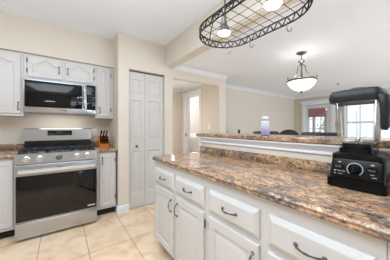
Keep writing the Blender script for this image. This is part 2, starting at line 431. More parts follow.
# ------------------------------------------------------------------ microwave
MX0, MX1, MY, MZ0, MZ1 = xa + .004, xb - .004, 3.0, 1.394, 1.805
t = thing('microwave', ((MX0 + MX1) / 2, MY, MZ0), 'stainless steel over-the-range microwave with a dark glass door under the white cabinets', 'microwave')
FM = frame('S', MY)
build('case', MB().bbox(MX0, MX1, MY + .025, SW - .01, MZ0, MZ1, .004), 'steel', t)
mx = unproj(86.6, Y=MY)
do = build('door', MB().bbox(MX0, mx, MY, MY + .024, MZ0 + .008, MZ1 - .004, .004), 'steel', t)
build('window', MB().bbox(MX0 + .012, unproj(82.2, Y=MY), MY - .004, MY + .004, 1.458, 1.782, .003), 'black_glass', do)
hx = unproj(84.4, Y=MY)
hm = MB(); path = [(hx, MY - .004, 1.475), (hx, MY - .034, 1.49)] + [(hx, MY - .044, z) for z in (1.51, 1.6, 1.7, 1.73)] + [(hx, MY - .034, 1.755), (hx, MY - .004, 1.77)]
build('handle', hm.tube(path, .0115, 12), 'chrome', do)
build('badge', MB().box(unproj(60, Y=MY), unproj(67, Y=MY), MY - .002, MY + .002, 1.425, 1.436), 'steel_dark', do)
cp = build('control_panel', MB().bbox(mx + .002, MX1, MY, MY + .024, MZ0 + .06, MZ1 - .004, .003), 'black_glass', t)
build('trim_strip', MB().bbox(mx + .002, MX1, MY, MY + .024, MZ0 + .008, MZ0 + .058, .003), 'steel', t)
build('display', MB().box(mx + .022, MX1 - .03, MY - .002, MY + .002, 1.715, 1.74), 'display', cp)
for r in range(4):
    for c in range(3):
        u = mx + .022 + c * .026; z = 1.665 - r * .04
        build('button', MB().bbox(u, u + .016, MY - .002, MY + .002, z, z + .014, .001, 1), 'grey_plastic', cp)
build('vent_grille', MB().box(MX0 + .05, MX1 - .05, MY + .03, MY + .12, MZ0 - .008, MZ0 + .001).box(MX0 + .1, MX1 - .1, MY + .16, MY + .30, MZ0 - .006, MZ0 + .001), 'steel_dark', t)

# ------------------------------------------------------------------ stove
RX0, RX1, RY = -.400, .361, 2.64
t = thing('gas_range', ((RX0 + RX1) / 2, RY, 0), 'stainless steel gas range with black oven glass and five knobs, under the microwave', 'stove')
FR = frame('S', RY)
build('body', MB().bbox(RX0, RX1, RY + .05, SW - .03, .03, .905, .003), 'steel_dark', t)
for sx in (RX0 + .05, RX1 - .05):
    for sy in (RY + .1, SW - .1): build('foot', MB().lathe([(.018, 0), (.018, .008), (.01, .012), (.01, .032)], (sx, sy, 0), 10), 'black_plastic', t)
build('drawer', MB().bbox(RX0, RX1, RY + .005, RY + .06, .028, .193, .006, 3), 'steel', t)
do = build('oven_door', MB().bbox(RX0, RX1, RY, RY + .05, .200, .806, .006, 3), 'steel', t)
build('window', MB().bbox(RX0 + .008, RX1 - .006, RY - .004, RY + .006, .212, .692, .003), 'oven_glass', do)
build('badge', MB().box(unproj(87.5, Y=RY), unproj(95, Y=RY), RY - .006, RY, .242, .256), 'marks', do)
hm = MB(); hz = .748
hm.loft([[(x, RY - .055 + dy * k, hz + dz * k) for dy, dz in ((-.014, -.006), (-.010, -.018), (.010, -.018), (.012, .010), (.004, .020), (-.008, .014))] for x, k in ((RX0 + .03, .6), (RX0 + .036, 1), (RX1 - .036, 1), (RX1 - .03, .6))])
for x in (RX0 + .07, RX1 - .07): hm.bbox(x - .015, x + .015, RY - .05, RY + .002, hz - .012, hz + .012, .003)
build('handle', hm, 'chrome', do)
# sloped control panel
L = [[(x, RY - .005, .815), (x, RY + .06, .815), (x, RY + .09, .912), (x, RY + .016, .925), (x, RY + .006, .92)] for x in (RX0, RX1)]
cp = build('control_panel', MB().loft(L), 'steel', t)
nrm = Vector((0, -1, .1)).normalized()
for px in (26.3, 39.8, 59.2, 77.5, 87.9):
    x = unproj(px, Y=RY); k = MB().lathe([(.031, 0), (.031, .006), (.026, .008), (.025, .030), (.022, .034), (.001, .034)], (0, 0, 0), 20).bbox(-.005, .005, -.021, .021, .030, .042, .002)
    M = Matrix.Translation(Vector((x, RY - .0005, .866))) @ nrm.to_track_quat('Z', 'Y').to_matrix().to_4x4()
    build('knob', k.xf(M), 'steel_dark' if px == 59.2 else 'chrome', cp)
build('cooktop', MB().bbox(RX0, RX1, RY + .055, SW - .17, .903, .922, .004), 'black_enamel', t)
# backguard
BY = SW - .235
bg = build('backguard', MB().loft([[(x, BY, 1.035), (x, SW - .04, 1.035), (x, SW - .04, 1.185), (x, BY + .016, 1.195), (x, BY + .002, 1.185)] for x in (RX0 + .008, RX1 - .008)]), 'steel', t)
build('riser', MB().box(RX0 + .012, RX1 - .012, BY + .005, SW - .04, .9, 1.035), 'black_enamel', t)
ds_ = MB().loft([[(x, BY - .002 + .012 * ((z - 1.035) / .15), z), (x, BY + .006 + .012 * ((z - 1.035) / .15), z)] for x, z in ((0, 0),)] if 0 else [[(unproj(47.5, Y=BY), BY - .0025, 1.10), (unproj(72, Y=BY), BY - .0025, 1.10), (unproj(72, Y=BY), BY + .02, 1.10), (unproj(47.5, Y=BY), BY + .02, 1.10)], [(unproj(47.5, Y=BY), BY - .0005, 1.165), (unproj(72, Y=BY), BY - .0005, 1.165), (unproj(72, Y=BY), BY + .022, 1.165), (unproj(47.5, Y=BY), BY + .022, 1.165)]])
dsp = build('display', ds_, 'black_glass', bg)
for k in range(7):
    u = unproj(49.5 + k * 3.1, Y=BY); build('touch_key', MB().box(u, u + .012, BY - .004, BY + .008, 1.118, 1.123), 'marks', dsp)
build('clock_digits', MB().box(unproj(57, Y=BY), unproj(62, Y=BY), BY - .003, BY + .010, 1.138, 1.152), 'display', dsp)
# burners and grates
gy0, gy1 = RY + .085, BY - .02
bx = [RX0 + .14, (RX0 + RX1) / 2, RX1 - .14]
for x, y, r in ((bx[0], gy0 + .11, .045), (bx[2], gy0 + .11, .05), (bx[0], gy1 - .1, .035), (bx[2], gy1 - .1, .04), (bx[1], (gy0 + gy1) / 2, .04)):
    b = build('burner', MB().lathe([(r, .918), (r, .928), (r * .8, .930), (r * .8, .936), (.001, .937)], (x, y, 0), 18), 'steel_dark', t)
    build('burner_cap', MB().lathe([(r * .78, .935), (r * .8, .939), (r * .7, .943), (.001, .944)], (x, y, 0), 18), 'cast_iron', b)
wd = (RX1 - RX0 - .03) / 3
for k in range(3):
    x0 = RX0 + .015 + wd * k + .003; x1 = x0 + wd - .006; g = MB(); zt = .958
    for x in (x0 + .006, x1 - .006): g.bbox(x - .006, x + .006, gy0, gy1, zt - .014, zt, .003, 1)
    for y in (gy0 + .006, (gy0 + gy1) / 2, gy1 - .006): g.bbox(x0, x1, y - .006, y + .006, zt - .014, zt, .003, 1)
    cx = (x0 + x1) / 2
    g.bbox(cx - .005, cx + .005, gy0, gy1, zt - .012, zt + .001, .003, 1)
    for y in (gy0 + .10, gy1 - .10): g.bbox(x0, x1, y - .005, y + .005, zt - .012, zt + .001, .003, 1)
    for x in (x0 + .006, x1 - .006):
        for y in (gy0 + .006, gy1 - .006): g.bbox(x - .007, x + .007, y - .007, y + .007, .919, zt - .01, .002, 1)
    build('grate', g, 'cast_iron', t)

# ------------------------------------------------------------------ base cabinets and counters beside the stove
BF = 2.79; FB = frame('S', BF)
def base_stove(label, x0, x1, doors):
    t = thing('base_cabinet', ((x0 + x1) / 2, BF, 0), label, 'cabinet', 'white base cabinets beside the stove')
    build('carcass', MB().bbox(x0, x1, BF, SW - .002, .1, .875, .002, 1), 'cabinet', t)
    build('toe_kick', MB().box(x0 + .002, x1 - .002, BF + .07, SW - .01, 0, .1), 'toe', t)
    for u0, u1, v0, v1, h, hg in doors:
        do = build('door', panel_door(FB, u0, u1, v0, v1, rim=.045), 'cabinet', t, smooth=25)
        if h: props(build('handle', pull(FB, h[0], h[1], .02, .085, True), 'pewter', do), 'dark pewter pull')
        for a in hg: build('hinge', hinge(FB, a[0], a[1], .006), 'pewter', do)
V = lambda px: unproj(px, Y=BF - .02)
base_stove('slim white base cabinet with one door, between the gas range and the pantry corner', RX1 + .012, .615,
           [(V(99.6), V(114.6), .135, .845, (V(102.4), .755), [(V(115.2), .76), (V(115.2), .25)])])
base_stove('white base cabinet on the side of the range away from the pantry', -1.3, RX0 - .006,
           [(-.80, RX0 - .03, .135, .845, (-.775, .755), []), (-1.28, -.82, .135, .845, None, [])])
def counter_edge(x0, x1, label, nm='countertop'):
    yf = 2.755
    prf = [(SW - .001, .876), (yf + .012, .876), (yf + .003, .880), (yf, .890), (yf, .902), (yf + .004, .910), (yf + .012, .914), (SW - .001, .914)]
    L = [[(x, y, z) for y, z in prf] for x in (x0, x1)]
    o = build(nm, MB().loft(L), 'granite', None, ((x0 + x1) / 2, yf, .876))
    return props(o, label, 'countertop', 'stove wall countertops')
counter_edge(RX1 + .006, .637, 'short brown granite-look countertop holding the knife block, beside the pantry corner')
counter_edge(-1.35, RX0 - .003, 'brown granite-look countertop on the side of the range away from the knife block')
for x0, x1, lb in ((RX1 + .006, .637, 'low brown granite-look backsplash strip behind the knife block'), (-1.35, RX0 - .003, 'low brown granite-look backsplash strip on the side of the range away from the pantry')):
    props(build('backsplash', MB().bbox(x0, x1, SW - .022, SW - .001, .9142, .99, .003), 'granite', None, ((x0 + x1) / 2, SW, .914)), lb, 'backsplash', 'stove wall backsplashes')

def plate(name, c, plane, label, cat, w=.07, h=.115, kind='outlet'):
    t = thing(name, c, label, cat)
    if plane == 'S': F = lambda u, v, n: (c[0] + u, c[1] - n, c[2] + v)
    else: F = lambda u, v, n: (c[0] - n, c[1] + u, c[2] + v)
    R = lambda a, b, n: [F(-a, -b, n), F(a, -b, n), F(a, b, n), F(-a, b, n)]
    build('cover_plate', MB().loft([R(w / 2, h / 2, 0), R(w / 2, h / 2, .003), R(w / 2 - .003, h / 2 - .003, .006)]), 'switch', t)
    if kind == 'outlet':
        for v in (-.022, .022):
            build('socket', MB().loft([[F(p[0] + .017 * math.cos(2 * PI * q / 12), p[1] + .014 * math.sin(2 * PI * q / 12), n) for q in range(12)] for p, n in (((0, v), .006), ((0, v), .008))]), 'switch', t)
    else:
        build('toggle', MB().loft([[F(a, b + s * .006, n) for a, b in ((-.005, -.012), (.005, -.012), (.005, .012), (-.005, .012))] for n, s in ((.005, 0), (.014, 1))]), 'switch', t)
    return t
plate('wall_outlet', (unproj(94.2, Y=SW), SW, 1.13), 'S', 'white wall outlet beside the knife block, above the short counter', 'outlet')

# ------------------------------------------------------------------ knife block with knives
kx, ky = unproj(103.5, Y=3.06), 3.06
kb = thing('knife_block', (kx, ky, .9142), 'orange wooden knife block full of black-handled knives, on the short counter', 'knife block')
bw = .062
side = [(-.075, 0), (.085, 0), (.085, .165), (.045, .17), (-.075, .05)]       # y, z profile, slot faces tilt to the front
build('block', MB().loft([[(kx + sx, ky + y, .9142 + z) for y, z in side] for sx in (-bw, bw)]), 'orange_wood', kb, smooth=20)
d0 = Vector((0, -.075, .05)); d1_ = Vector((0, .045, .17))
axis = Vector((0, -(d1_ - d0).z, (d1_ - d0).y)).normalized()            # pulls out toward the front and up
def knife(u, s, ln, r, label):
    base = Vector((kx + u, ky, .9142)) + d0 + (d1_ - d0) * s + axis * .001
    m = MB(); W_ = Vector((1, 0, 0)); B_ = axis.cross(W_)
    L = []
    for f, k in ((0, .8), (.06, 1), (.5, .82), (.85, 1.05), (1, .75)):
        c = base + axis * ln * f
        L.append([c + W_ * r * .62 * k * math.cos(2 * PI * q / 10) + B_ * r * k * math.sin(2 * PI * q / 10) for q in range(10)])
    t = thing('knife', base, label, 'knife', 'black handled knives in the knife block')
    build('handle', m.loft(L), 'black_plastic', t)
    build('bolster', MB().loft([[base + axis * h + W_ * r * .4 * math.cos(2 * PI * q / 8) + B_ * r * .9 * math.sin(2 * PI * q / 8) for q in range(8)] for h in (-.0005, .006)]), 'steel', t)
for i in range(5):
    knife(-.046 + i * .023, .12, .075, .0155, 'short black-handled knife, ' + ['nearest the oven', 'second from the oven', 'middle one', 'second from the pantry', 'nearest the pantry'][i] + ' in the lowest row of the block')
for i in range(5):
    knife(-.046 + i * .023, .44, .075, .0155, 'short black-handled knife, ' + ['nearest the oven', 'second from the oven', 'middle one', 'second from the pantry', 'nearest the pantry'][i] + ' in the middle row of the block')
for i in range(3):
    knife(-.038 + i * .036, .8, .14, .018, 'long black-handled knife standing highest in the block, ' + ['on the oven side', 'in the middle', 'on the pantry side'][i])

# ------------------------------------------------------------------ island cabinets
FI = frame('I', IX)
def island_unit(label, y0, y1, fronts):
    t = thing('island_cabinet', (IX, (y0 + y1) / 2, 0), label, 'cabinet', 'white island base cabinets')
    build('carcass', MB().bbox(IX, BW - .001, y0, y1, .095, .875, .002, 1), 'cabinet', t)
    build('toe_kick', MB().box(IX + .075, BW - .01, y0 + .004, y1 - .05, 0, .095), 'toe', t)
    for (a, b, hside) in fronts:                              # a < b in Y
        dr = build('drawer', slab_front(FI, a, b, .672, .812), 'cabinet', t, smooth=25)
        props(build('handle', pull(FI, (a + b) / 2, .742, .022, .10, False), 'pewter', dr), 'curved pewter drawer pull')
        do = build('door', panel_door(FI, a, b, .118, .645, rim=.055), 'cabinet', t, smooth=25)
        hu = a + .03 if hside == 'a' else b - .03
        props(build('handle', pull(FI, hu, .545, .02, .10, True), 'pewter', do), 'curved pewter door pull')
        ho = b + .006 if hside == 'a' else a - .006
        for v in (.18, .575): build('hinge', hinge(FI, ho, v, .004), 'pewter', do)
    return t
island_unit('white island cabinet at the end nearest the pantry, two drawers over two doors', .941, 1.792, [(1.371, 1.748, 'a'), (.965, 1.329, 'b')])
island_unit('white island cabinet in the foreground below the blender, large drawer fronts', .12, .940, [(.545, .914, 'a'), (.142, .497, 'b')])
island_unit('white island cabinet past the foreground edge, single drawer over a door', -.38, .119, [(-.35, .10, 'a')])
# island counter: double-rounded laminate edge along the front and the end
prf = [(.06, .876), (.014, .876), (.004, .879), (0, .886), (.001, .892), (.006, .895), (.002, .899), (.001, .905), (.006, .912), (.016, .9165), (.024, .914), (.06, .914)]
path = [(.742, -.40), (.742, 1.812), (1.369, 1.812)]
L = []
ins = .06
for d, z in prf:
    x0 = .742 + d; y1 = 1.812 - d; r = .02
    L.append([(x0, -.40, z), (x0, y1 - r, z), (x0 + r * .3, y1 - r * .3, z), (x0 + r, y1, z), (1.369, y1, z), (1.369, -.40, z)])
props(build('island_countertop', MB().loft(L), 'granite', None, (1.05, .7, .876)), 'long brown granite-look island countertop with a rounded front edge', 'countertop')
props(build('island_backsplash', MB().bbox(1.349, 1.3695, -.40, 1.80, .9144, .985, .004, 2), 'granite', None, (1.36, .7, .914)), 'low brown granite-look strip rising from the island counter below the bar ledge', 'backsplash')
L = []
for d, z in [(.03, 1.0972), (.006, 1.0972), (0, 1.104), (0, 1.126), (.006, 1.134), (.016, 1.136), (.03, 1.135)]:
    x0, x1, y1, r = 1.328 + d, 1.72 - d, 1.87 - d, .03
    L.append([(x0, -.42, z), (x0, y1 - r, z), (x0 + r * .3, y1 - r * .3, z), (x0 + r, y1, z), (x1 - r, y1, z), (x1 - r * .3, y1 - r * .3, z), (x1, y1 - r, z), (x1, -.42, z)])
props(build('raised_ledge', MB().loft(L), 'granite', None, (1.52, .7, 1.097)), 'raised brown granite-look bar ledge running behind the island counter', 'bar top')

# ------------------------------------------------------------------ blender
bxc, byc, bz = 1.20, .278, .9145
t = thing('blender', (bxc, byc, bz), 'black countertop blender with clear jar, dial and two switches, on the island', 'blender')
def rr(x0, x1, y0, y1, z, r=.02, n=4):
    pts = []
    for cx, cy, a0 in ((x1 - r, y1 - r, 0), (x0 + r, y1 - r, 90), (x0 + r, y0 + r, 180), (x1 - r, y0 + r, 270)):
        for k in range(n + 1):
            a = math.radians(a0 + 90 * k / n); pts.append((cx + r * math.cos(a), cy + r * math.sin(a), z))
    return pts
X0, X1, Y0, Y1 = 1.084, 1.322, .168, .388
L = [rr(X0 + .004, X1, Y0 + .004, Y1 - .004, bz, .02), rr(X0, X1, Y0, Y1, bz + .006, .022), rr(X0, X1, Y0, Y1, bz + .045, .022), rr(X0 + .014, X1 - .004, Y0 + .006, Y1 - .006, bz + .05, .022),
     rr(X0 + .034, X1 - .01, Y0 + .012, Y1 - .012, bz + .135, .022), rr(X0 + .042, X1 - .016, Y0 + .018, Y1 - .018, bz + .146, .02)]
bd = build('motor_base', MB().loft(L), 'black_plastic', t)
# face panel, tilted
def fp(u, v, n):           # u along -Y from centre, v 0..1 up the face, n out
    a = Vector((X0 + .0145, byc - u, bz + .052)); b = Vector((X0 + .034, byc - u, bz + .134))
    nn = Vector((-(b.z - a.z), 0, (b.x - a.x))).normalized()
    return tuple(a + (b - a) * v + nn * n)
R4 = lambda u0, u1, v0, v1, n: [fp(u0, v0, n), fp(u1, v0, n), fp(u1, v1, n), fp(u0, v1, n)]
pan = build('control_panel', MB().loft([R4(-.090, .090, .04, .95, -.002), R4(-.090, .090, .04, .95, .001), R4(-.088, .088, .06, .93, .002)]), 'panel_plastic', t)
def disc(u, v, prof, n=20):
    sc = .0843
    return MB().loft([[fp(u + r * math.cos(2 * PI * q / n), v + r * math.sin(2 * PI * q / n) / sc, h) for q in range(n)] for r, h in prof])
dl = build('dial', disc(0, .5, [(.022, .002), (.021, .016), (.018, .02), (.001, .02)]), 'black_plastic', t)
build('pointer', MB().loft([R4(-.004, .004, .3, .7, .02), R4(-.003, .003, .34, .66, .026)]), 'panel_plastic', dl)
ring = MB()
for k in range(24):
    a0 = math.radians(-50 + 280 * k / 24); a1 = math.radians(-50 + 280 * (k + .8) / 24)
    q = [(r * math.cos(a), r * math.sin(a)) for r, a in ((.027, a0), (.0305, a0), (.0305, a1), (.027, a1))]
    ring.loft([[fp(u, .5 + v / .0843, n) for u, v in q] for n in (.001, .0028)])
build('dial_scale', ring, 'marks', pan)
for u in (-.060, .060):
    build('switch', MB().loft([R4(u - .014, u + .014, .52, .70, .002), R4(u - .014, u + .014, .50, .60, .012), R4(u - .012, u + .012, .44, .50, .015)]), 'black_plastic', t)
    build('icon', MB().loft([R4(u - .006, u + .006, .78, .86, .001), [fp(u - .002, .86, .0028), fp(u + .002, .86, .0028), fp(u + .006, .80, .0028), fp(u - .006, .80, .0028)]]), 'marks', pan)
for u0, u1, v0, v1 in ((-.079, -.073, .28, .35), (.054, .068, .31, .335), (.060, .076, .17, .195), (-.079, -.072, .14, .18), (-.064, -.044, .15, .17)):
    build('mark', MB().loft([R4(u0, u1, v0, v1, .001), R4(u0, u1, v0, v1, .0028)]), 'marks', pan)
tx = bpy.data.curves.new('wordmark', 'FONT'); tx.body = 'Vitamix'; tx.size = .0115; tx.extrude = .0006; tx.align_x = 'LEFT'; tx.align_y = 'BOTTOM'
to = bpy.data.objects.new('wordmark', tx); COL.objects.link(to); tx.materials.append(MAT['marks'])
A_, B_ = Vector(fp(0, 0, 0)), Vector(fp(0, 1, 0)); vy = (B_ - A_).normalized(); vx = Vector((0, -1, 0)); vz = vx.cross(vy)
Mx = Matrix((vx, vy, vz)).transposed().to_4x4(); Mx.translation = Vector(fp(-.070, .255, .0026)) - t.location
dg = bpy.context.evaluated_depsgraph_get(); tm = bpy.data.meshes.new_from_object(to.evaluated_get(dg)); bpy.data.objects.remove(to)
to = bpy.data.objects.new('wordmark', tm); COL.objects.link(to); to.parent = t; to.matrix_local = Mx
# shoulder, collar, jar
jx, jy = 1.205, byc + .010
build('shoulder', MB().loft([rr(X0 + .03, X1 - .012, Y0 + .014, Y1 - .014, bz + .140, .02), rr(X0 + .03, X1 - .012, Y0 + .014, Y1 - .014, bz + .158, .02), rr(X0 + .045, X1 - .03, Y0 + .03, Y1 - .03, bz + .166, .02)]), 'panel_plastic', t)
sq = lambda h, z, r=.03: rr(jx - h, jx + h, jy - h, jy + h, z, min(r, h * .8), 5)
build('collar', MB().loft([sq(.068, bz + .164), sq(.068, bz + .185), sq(.060, bz + .192), sq(.056, bz + .21)]), 'black_plastic', t)
jb, jt = bz + .207, bz + .418
def sqr(h, z, ribs=0):
    return [(jx + (p[0] - jx), jy + (p[1] - jy), z) for p in sq(h, z, .026)]
prof = [(.056, jb), (.068, jb + .010), (.072, jb + .028), (.078, jt - .02), (.080, jt)]
inner = [(.077, jt), (.075, jt - .02), (.069, jb + .028), (.064, jb + .014), (.01, jb + .008)]
jar = build('jar', MB().loft([sqr(h, z) for h, z in prof + inner]), 'clear_jar', t)
for k in range(4):                                             # moulded ribs inside the jar walls
    a = PI / 2 * k; c, s_ = math.cos(a), math.sin(a); m = MB()
    L = []
    for z, h in ((jb + .03, .061), (jt - .05, .067)):
        L.append([(jx + c * (h + q[0]) - s_ * q[1], jy + s_ * (h + q[0]) + c * q[1], z) for q in ((.006, -.012), (-.008, -.006), (-.008, .006), (.006, .012))])
    build('rib', m.loft(L), 'clear_jar', jar)
bl = MB()
for k in range(4):
    a = PI / 2 * k + .4; d = Vector((math.cos(a), math.sin(a), 0)); p = Vector((-d.y, d.x, 0)); o = Vector((jx, jy, jb + .022)); e = Vector((0, 0, .018 if k % 2 else -.002))
    bl.loft([[o + p * .007, o - p * .007, o - p * .007 + Vector((0, 0, .002)), o + p * .007 + Vector((0, 0, .002))], [o + d * .036 + e + p * .003, o + d * .036 + e - p * .003, o + d * .036 + e - p * .003 + Vector((0, 0, .0015)), o + d * .036 + e + p * .003 + Vector((0, 0, .0015))]])
bl.lathe([(.014, jb + .006), (.014, jb + .018), (.009, jb + .03), (.001, jb + .031)], (jx, jy, 0), 12)
build('blade', bl, 'steel', t)
ld = build('lid', MB().loft([sqr(.081, jt - .004), sqr(.097, jt - .008), sqr(.101, jt + .012), sqr(.097, jt + .036), sqr(.088, jt + .050), sqr(.066, jt + .056)]), 'lid_rubber', t)
build('lid_plug', MB().loft([sq(.034, jt + .054, .03), sq(.034, jt + .062, .03), sq(.028, jt + .066, .025)]), 'lid_rubber', ld)
# handle on the side toward the viewer's right (-Y), leaning to the front
hd = MB(); ux = Vector((-.55, -.84, 0)).normalized(); wx = Vector((-ux.y, ux.x, 0)); o = Vector((jx - .012, jy, 0))
pts = [(.076, jt + .012, .018, .012), (.104, jt + .020, .021, .015), (.124, jt + .002, .023, .017), (.131, jt - .035, .022, .017), (.131, jt - .08, .020, .016), (.129, jt - .125, .018, .014), (.126, jt - .14, .012, .008)]
L = []
for i, (d, z, a, b) in enumerate(pts):
    c = o + ux * d + Vector((0, 0, z))
    p0 = pts[max(0, i - 1)]; p1 = pts[min(len(pts) - 1, i + 1)]
    tg = (ux * (p1[0] - p0[0]) + Vector((0, 0, p1[1] - p0[1]))).normalized(); nn = tg.cross(wx).normalized()
    L.append([c + wx * a * math.cos(2 * PI * q / 12) + nn * b * math.sin(2 * PI * q / 12) for q in range(12)])
build('handle', hd.loft(L), 'lid_rubber', t)

# ------------------------------------------------------------------ bottle on the ledge
bt = thing('water_bottle', (1.46, .985, 1.1362), 'pale bottle fading to lavender blue at the bottom, standing on the bar ledge', 'bottle')
r = .037
build('bottle_body', MB().lathe([(r * .9, 0), (r, .004), (r, .115), (r * .97, .12), (r * .8, .13)], n=24), 'bottle_blue', bt, local=True)
build('neck_band', MB().lathe([(r * .86, .129), (r * .86, .139)], n=24), 'lamp_pewter', bt, local=True)
build('bottle_cap', MB().lathe([(r * .82, .138), (r * .82, .160), (r * .7, .166), (.001, .167)], n=24), 'bottle_blue', bt, local=True)

# ------------------------------------------------------------------ pot rack
RXc, RYc, RW, RLn, RZ = 1.075, .875, .222, .412, 1.935
t = thing('pot_rack', (RXc, RYc, RZ), 'black wire oval pot rack with two lights hanging over the island', 'pot rack')
def oval(z, k=0, n=56):
    out = []; r = RW; st = RLn - RW; per = 4 * st + 2 * PI * r
    for i in range(n):
        d = per * i / n
        if d < st: out.append((RXc + r, RYc + d, z)); continue
        d -= st
        if d < PI * r: a = d / r; out.append((RXc + r * math.cos(a), RYc + st + r * math.sin(a), z)); continue
        d -= PI * r
        if d < 2 * st: out.append((RXc - r, RYc + st - d, z)); continue
        d -= 2 * st
        if d < PI * r: a = PI + d / r; out.append((RXc + r * math.cos(a), RYc - st + r * math.sin(a), z)); continue
        d -= PI * r; out.append((RXc + r, RYc - st + d, z))
    return out
def half_w(y):
    e = max(0, abs(y - RYc) - (RLn - RW)); return math.sqrt(max(0, RW * RW - e * e)) / RW
build('rail', MB().tube(oval(RZ), .0055, 8, True), 'black_metal', t)
build('rail', MB().tube(oval(RZ + .05), .0055, 8, True), 'black_metal', t)
sc = MB(); N = 32
for i in range(N):                                             # zig-zag scroll work between the rails
    p0 = Vector(oval(RZ, 0, N * 2)[2 * i]); p1 = Vector(oval(RZ + .05, 0, N * 2)[2 * i + 1]); p2 = Vector(oval(RZ, 0, N * 2)[(2 * i + 2) % (2 * N)])
    sc.tube([p0, p0.lerp(p1, .5) + Vector((0, 0, .008)), p1, p1.lerp(p2, .5) - Vector((0, 0, .008)), p2], .0048, 6)
build('scroll_work', sc, 'black_metal', t)
gr = MB()
for k in range(-5, 6):
    y = RYc + k * .078; s_ = half_w(y)
    if s_ > .1: gr.tube([(RXc - RW * s_, y, RZ + .05), (RXc + RW * s_, y, RZ + .05)], .0022, 6)
for k in range(-2, 3):
    x = RXc + k * .078; e = RLn - RW + math.sqrt(RW * RW - (k * .078) ** 2)
    gr.tube([(x, RYc - e, RZ + .053), (x, RYc + e, RZ + .053)], .0022, 6)
build('grid', gr, 'black_metal', t)
for yy in (RYc - .22, RYc + .22):                              # arched hangers and chains up to the ceiling
    ch = MB(); z = RZ + .235; i = 0
    while z < KZ - .02:
        lk = [(RXc + (.008 * math.cos(a) if i % 2 else 0), yy + (0 if i % 2 else .008 * math.cos(a)), z + .016 + .018 * math.sin(a)) for a in [2 * PI * q / 10 for q in range(10)]]
        ch.tube(lk, .0024, 6, True); z += .029; i += 1
    build('chain', ch, 'black_metal', t)
    build('ceiling_plate', MB().lathe([(.004, KZ - .045), (.012, KZ - .03), (.04, KZ - .012), (.045, KZ - .0005)], (RXc, yy, 0), 16), 'black_metal', t)
for sg in (-1, 1):                                             # straps that carry the light bar from the two rounded ends
    build('strap', MB().tube([(RXc, RYc + sg * RLn, RZ + .05), (RXc, RYc + sg * (RLn - .01), RZ + .11), (RXc, RYc + sg * (RLn - .05), RZ + .20), (RXc, RYc + sg * .36, RZ + .235)], .0045, 8), 'black_metal', t)
build('light_bar', MB().tube([(RXc, RYc - .36, RZ + .235), (RXc, RYc + .36, RZ + .235)], .007, 8), 'black_metal', t)
for yy in (1.105, .672):
    lampo = build('lamp_cone', MB().lathe([(.011, RZ + .24), (.011, RZ + .205), (.018, RZ + .20), (.021, RZ + .15), (.029, RZ + .10), (.048, RZ + .05), (.060, RZ + .036), (.058, RZ + .034), (.048, RZ + .043), (.027, RZ + .095), (.01, RZ + .13)], (RXc, yy, 0), 24), 'lamp_pewter', t)
    build('bulb', MB().lathe([(.001, RZ + .030), (.03, RZ + .032), (.05, RZ + .037), (.052, RZ + .040), (.04, RZ + .055), (.02, RZ + .08)], (RXc, yy, 0), 24), 'bulb', lampo)
    point('rack_lamp', (RXc, yy, RZ - .02), 2.0, .04)
hk = []
def hook_mesh():
    p = [(0, 0, 0)]
    pts = [(.0, .012 * math.cos(a) - .012 + .012, .0) for a in (0,)]
    pa = []
    for i in range(9):
        a = PI * i / 8; pa.append((.008 * math.cos(a), 0, .008 * math.sin(a)))             # loop over the rail
    pa += [(-.008, 0, -.012), (-.007, 0, -.024)]
    for i in range(9):
        a = PI + PI * i / 8 * 1.15; pa.append((.009 + .016 * math.cos(a), 0, -.036 + .018 * math.sin(a)))
    return MB().tube(pa, .003, 8)
for px, lb in ((232.5, 'nearest the pantry'), (250.5, 'in the middle'), (288, 'nearest the blender')):
    yy = unproj(px, X=RXc + RW)
    s_ = half_w(yy)
    o = build('pot_hook', hook_mesh(), 'pewter', None, local=True)
    o.location = (RXc + RW * s_, yy, RZ + .0); o.rotation_euler = (0, 0, -.6)
    props(o, 'grey steel hook hanging from the pot rack rail, the one ' + lb, 'hook', 'hooks on the pot rack')

# ------------------------------------------------------------------ pendant lamp
px_, py_ = 2.72, 1.265
t = thing('pendant_lamp', (px_, py_, LZ), 'pewter ceiling pendant with a glowing white glass bowl, in the room past the bar', 'lamp')
zc = LZ
build('canopy', MB().lathe([(.065, zc - .0005), (.06, zc - .012), (.03, zc - .028), (.012, zc - .034), (.006, zc - .05)], (px_, py_, 0), 20), 'lamp_pewter', t)
build('stem', MB().lathe([(.006, zc - .045), (.006, zc - .10), (.012, zc - .105), (.04, zc - .115), (.045, zc - .122), (.02, zc - .14), (.016, zc - .17), (.010, zc - .19), (.012, zc - .30), (.02, zc - .33), (.01, zc - .36)], (px_, py_, 0), 16), 'lamp_pewter', t)
for k in range(3):
    a = 2 * PI * k / 3 + .5; c, s_ = math.cos(a), math.sin(a)
    build('arm', MB().tube([(px_ + c * rr_, py_ + s_ * rr_, z) for rr_, z in ((.016, zc - .16), (.05, zc - .20), (.06, zc - .27), (.09, zc - .33), (.16, zc - .378), (.19, zc - .385), (.205, zc - .37), (.198, zc - .355), (.185, zc - .362))], .006, 8), 'lamp_pewter', t)
build('rim', MB().lathe([(.178, zc - .385), (.188, zc - .388), (.19, zc - .40), (.182, zc - .41), (.172, zc - .405), (.172, zc - .39)], (px_, py_, 0), 36), 'lamp_pewter', t)
build('bowl', MB().lathe([(.001, zc - .535), (.05, zc - .53), (.1, zc - .508), (.145, zc - .47), (.172, zc - .42), (.178, zc - .395), (.172, zc - .395), (.14, zc - .465), (.09, zc - .502), (.001, zc - .52)], (px_, py_, 0), 36), 'bowl', t)
build('finial', MB().lathe([(.001, zc - .575), (.008, zc - .568), (.012, zc - .555), (.02, zc - .545), (.022, zc - .537), (.001, zc - .532)], (px_, py_, 0), 14), 'lamp_pewter', t)
point('pendant_glow', (px_, py_, zc - .36), 4, .06)

